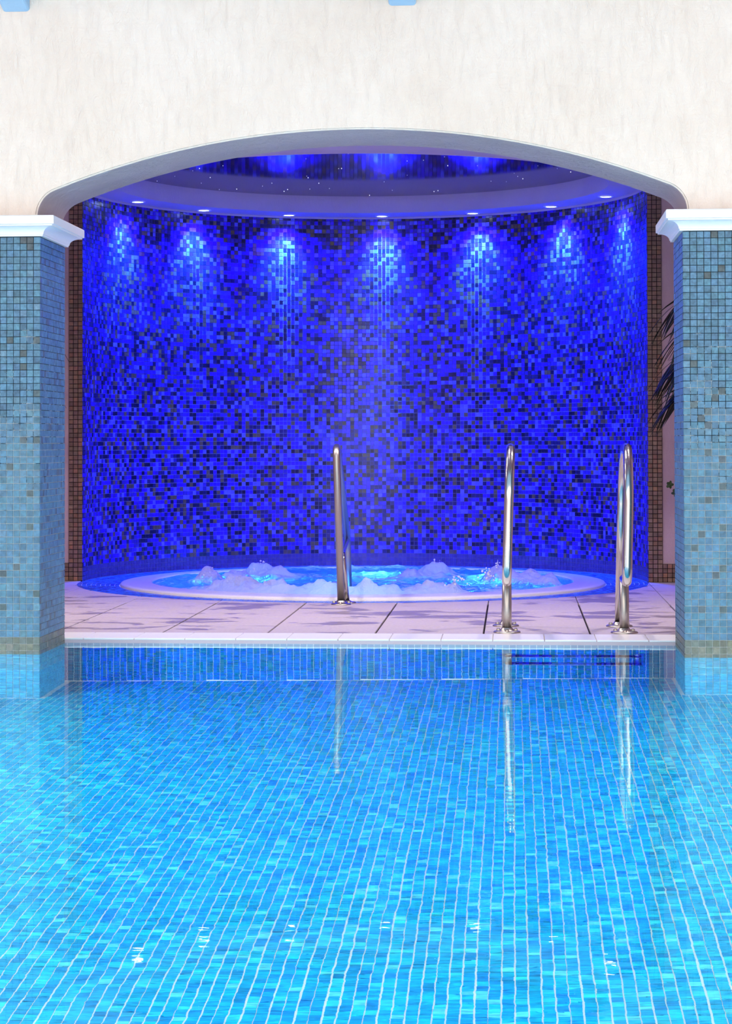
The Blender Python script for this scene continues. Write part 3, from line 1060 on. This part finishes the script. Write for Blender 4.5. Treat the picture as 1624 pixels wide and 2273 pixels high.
    q = np.stack([idx[:-1, :-1], idx[1:, :-1], idx[1:, 1:], idx[:-1, 1:]], -1).reshape(-1, 4)
    q = q[(q >= 0).all(1)]
    me = bpy.data.meshes.new('spa_water')
    me.from_pydata(verts.tolist(), [], q.tolist())
    me.polygons.foreach_set('use_smooth', [True] * len(me.polygons))
    at = me.attributes.new('foam', 'FLOAT', 'POINT'); at.data.foreach_set('value', foam[inside].astype(np.float32))
    o = mesh_obj('spa_water', me, M['spa_water'])
    tag(o, 'churning foamy blue water with bubbling mounds inside the round spa', 'water', kind='stuff')
    # splash drops
    bm = bmesh.new()
    for x, y, hgt, s in mounds:
        if hgt < .07: continue
        for k in range(26):
            a = random.random() * 2 * PI; r = abs(random.gauss(0, s * .55))
            z = hgt * (.75 + random.random() * .5) * math.exp(-(r / s) ** 2 * .7) + .012
            bmesh.ops.create_icosphere(bm, subdivisions=1, radius=random.uniform(.0025, .007), matrix=Matrix.Translation((x + r * math.cos(a), y + r * math.sin(a), z)))
    d = bm_obj('splash_drops', bm, M['droplet'])
    tag(d, 'small drops thrown up by the bubbling spa water', 'water drops', kind='stuff')
spa()

# ================================================================== RAILS
def flange(root, x, y, r=.056):
    bm = bmesh.new()
    lathe(bm, [(r + .004, .0), (r + .004, .004), (r, .007), (.032, .009), (.027, .016), (.0225, .022)], x, y, 36)
    fl = bm_obj('flange', bm, M['steel_brushed'], root)
    for k in range(3):
        a = math.radians(30 + 120 * k)
        bm = bmesh.new()
        lathe(bm, [(.009, .006), (.009, .014), (.006, .017), (.0005, .0175)], x + .044 * math.cos(a), y + .044 * math.sin(a), 6, smooth=False)
        bm_obj('bolt', bm, M['steel_brushed'], fl)

def pool_rail(x0, lean, lab):
    yr, yf, yo = 9.79, 9.462, 9.20
    root = thing('grab_rail', lab, 'handrail', (x0, (yr + yf) / 2, 0), 'grab rails at the pool edge')
    zt = .812
    # loop: rear post, over the top, down over the water, back to the front post
    ctrl = [(x0 - .006, yr, .005), (x0 + lean, yr - .02, zt), (x0 + lean, yo, zt), (x0, yo, .237), (x0, yf, .237)]
    pts = fillet_path(ctrl, [.26, .26, .07], 18)
    # dense resample of straights
    bm = bmesh.new(); tube(bm, pts, .0208, 28)
    t = bm_obj('loop_tube', bm, M['steel'], root)
    bm = bmesh.new(); tube(bm, [(x0, yf, .004), (x0, yf, .10), (x0, yf, .237)], .0208, 28)
    p = bm_obj('front_post', bm, M['steel_brushed'], root)
    flange(root, x0 - .006, yr); flange(root, x0, yf)
pool_rail(-.030, .018, 'chrome looped grab rail at the pool edge, on the spa handrail side of the steps')
pool_rail(.484, .012, 'chrome looped grab rail at the pool edge, on the pillar side of the steps')

def spa_rail():
    root = thing('spa_handrail', 'bent chrome handrail leading from the deck down into the bubbling spa', 'handrail', (-.889, 11.045, 0))
    ctrl = [(-.889, 11.042, .004), (-.912, 11.02, .812), (-.918, 11.16, .812), (-.931, 12.0, .30), (-.925, 12.06, -.2)]
    pts = fillet_path(ctrl, [.055, .07, .18], 14)
    bm = bmesh.new(); tube(bm, pts, .0195, 26)
    bm_obj('main_tube', bm, M['steel_brushed'], root)
    ctrl = [(-.868, 11.150, .004), (-.893, 11.165, .262), (-.93, 11.95, .29)]
    bm = bmesh.new(); tube(bm, fillet_path(ctrl, [.06], 12), .0145, 22)
    bm_obj('support_tube', bm, M['steel'], root)
    flange(root, -.889, 11.042, .048)
    bm = bmesh.new(); lathe(bm, [(.045, 0), (.045, .005), (.024, .009), (.016, .014)], -.865, 11.150, 28)
    bm_obj('flange', bm, M['steel_brushed'], root)
spa_rail()

# steps under water
def pool_steps():
    root = thing('pool_steps', 'two submerged steel ladder treads with dark grips below the grab rails', 'pool steps', (.25, 9.08, -.7))
    for z in (-.42, -.68):
        bm = bmesh.new(); box(bm, -.005, .505, 9.035, 9.125, z - .022, z, .006, 2)
        tr = bm_obj('tread', bm, M['steel_brushed'], root)
        for xa, xb in ((.005, .16), (.345, .495)):
            bm = bmesh.new(); box(bm, xa, xb, 9.040, 9.118, z - .002, z + .010, .004, 2)
            bm_obj('grip_pad', bm, M['rubber_dark'], tr)
        for xx in (-.02, .52):
            bm = bmesh.new(); box(bm, xx - .016, xx + .016, 9.06, 9.128, z - .03, z + .012, .006, 2)
            bm_obj('bracket', bm, M['rubber_dark'], tr)
    for xx in (-.02, .52):
        bm = bmesh.new(); tube(bm, [(xx, 9.105, -.36), (xx, 9.105, -.74)], .012, 14)
        bm_obj('stile', bm, M['steel_brushed'], root)
pool_steps()

# ================================================================== PLANTS
def planter(x, y, h, lab):
    root = thing('planter', lab, 'planter', (x, y, 0), 'planters behind the pillars')
    bm = bmesh.new()
    lathe(bm, [(.001, 0), (.15, 0), (.16, .01), (.20, h - .05), (.215, h - .045), (.215, h), (.19, h), (.18, h - .06)], x, y, 32)
    bm_obj('pot', bm, M['pot_clay'], root)
    bm = bmesh.new(); lathe(bm, [(.183, h - .05), (.1, h - .04), (.001, h - .035)], x, y, 32)
    bm_obj('soil', bm, M['soil'], root)

def frond_mesh(pts, wl, n, seed, side_vec):
    """rachis through pts with n pairs of drooping leaflets of length wl."""
    r_ = random.Random(seed)
    path = smooth_path(pts, 10)
    bm = bmesh.new()
    tube(bm, path, .007, 6, True, lambda t: 1 - .8 * t)
    L = len(path)
    sv = Vector(side_vec).normalized()
    for k in range(n):
        t = .28 + .72 * k / (n - 1)
        i = min(int(t * (L - 1)), L - 2)
        p = path[i]; tg = (path[i + 1] - path[i]).normalized()
        for s in (-1, 1):
            ln = wl * (.55 + .45 * math.sin(PI * min(1, .25 + .75 * t))) * r_.uniform(.85, 1.1)
            d = (tg * .85 + sv * s * .55 + Vector((0, 0, -.25))).normalized()
            if k == n - 1: d = tg
            m = 6
            wv = tg.cross(d)
            wv = d.cross(wv).normalized() if wv.length > 1e-4 else sv
            up = d.cross(wv).normalized()
            prev = None
            for q in range(m + 1):
                u = q / m
                c = p + d * ln * u + Vector((0, 0, -.42 * ln * u * u))
                w = .0092 * (math.sin(PI * min(1, u * .85 + .12)) ** .7) * (1 if u < .98 else .1)
                a = bm.verts.new(c + wv * w); b = bm.verts.new(c - wv * w); e = bm.verts.new(c + up * -.002)
                if prev:
                    bm.faces.new((prev[0], prev[2], e, a)); bm.faces.new((prev[2], prev[1], b, e))
                prev = (a, b, e)
    return bm

def palm(x, y, h, lab, fronds, seed):
    root = thing('potted_palm', lab, 'palm', (x, y, h - .04))
    bm = bmesh.new()
    for k in range(3):
        tube(bm, smooth_path([(x + .03 * k - .03, y, h - .045), (x + .02 * k - .02, y + .01, h + .25), (x, y, h + .50)], 6), .014, 8)
    bm_obj('stem', bm, M['stem_brown'], root)
    for i, (dx, dy, zt, ze) in enumerate(fronds):
        b = Vector((x, y, h + .35 + .02 * i))
        e = Vector((x + dx, y + dy, ze))
        mid = Vector((x + dx * .45, y + dy * .45, zt))
        side = Vector((-dy, dx, 0))
        bm = frond_mesh([b, b.lerp(mid, .5) + Vector((0, 0, .06)), mid, mid.lerp(e, .55) + Vector((0, 0, .03)), e], .34, 11, seed + i, side)
        bm_obj('frond', bm, M['leaf_dark'], root)

planter(1.30, 12.05, .42, 'clay planter on the deck behind the pillar next to the grab rails')
palm(1.30, 12.05, .42, 'potted palm with dark arching fronds behind the pillar next to the grab rails',
     [(-.40, -.05, 1.66, 1.60), (-.38, -.12, 1.52, 1.44), (-.42, .05, 1.36, 1.28), (-.40, -.06, 1.32, 1.24), (-.42, .10, 1.18, 1.09), (.25, .3, 1.6, 1.5), (.2, -.5, 1.5, 1.3), (-.05, .5, 1.7, 1.5), (.35, -.1, 1.3, 1.0)], 20)
planter(-3.10, 12.0, .42, 'clay planter on the deck behind the pillar away from the grab rails')
palm(-3.10, 12.0, .42, 'potted palm behind the pillar away from the grab rails, only leaf tips showing',
     [(.44, .0, 1.62, 1.50), (.42, .1, 1.42, 1.25), (-.2, .3, 1.6, 1.4), (.1, .5, 1.5, 1.3), (0, -.45, 1.5, 1.3)], 50)

def ivy():
    root = thing('ivy', 'trailing green ivy sprig growing from the planter behind the right-hand pillar rails', 'ivy', (1.34, 12.0, .40))
    root['label'] = 'green ivy sprig trailing over the edge of the clay planter under the palm'
    def leaf(c, s, rot):
        bm = bmesh.new()
        out = []
        for k in range(20):
            a = 2 * PI * k / 20
            r = s * (.62 + .38 * abs(math.cos(2.5 * a)))
            out.append(Vector((r * math.sin(a), .12 * r * math.cos(3 * a), r * math.cos(a))))
        R = Matrix.Rotation(rot, 3, 'Y') @ Matrix.Rotation(.4, 3, 'Z')
        c0 = bm.verts.new(Vector(c)); vs2 = [bm.verts.new(Vector(c) + R @ v) for v in out]
        c1 = bm.verts.new(Vector(c) + Vector((0, .003, 0))); 
        for k in range(20):
            bm.faces.new((c0, vs2[k], vs2[(k + 1) % 20]))
        bm.verts.remove(c1)
        bm_obj('leaf', bm, M['leaf_ivy'], root)
    path = smooth_path([(1.36, 12.0, .36), (1.22, 11.97, .55), (1.05, 11.96, .60), (.90, 11.96, .585)], 10)
    bm = bmesh.new(); tube(bm, path, .004, 6)
    bm_obj('stem', bm, M['stem_brown'], root)
    for x, z, s, r in ((.865, .600, .024, .3), (.897, .555, .026, 2.0), (.95, .61, .025, -.5), (1.0, .56, .026, 1.0), (1.08, .62, .028, .2), (1.16, .54, .028, 2.4), (1.24, .60, .026, -1)):
        leaf((x, 11.95, z), s, r)
ivy()
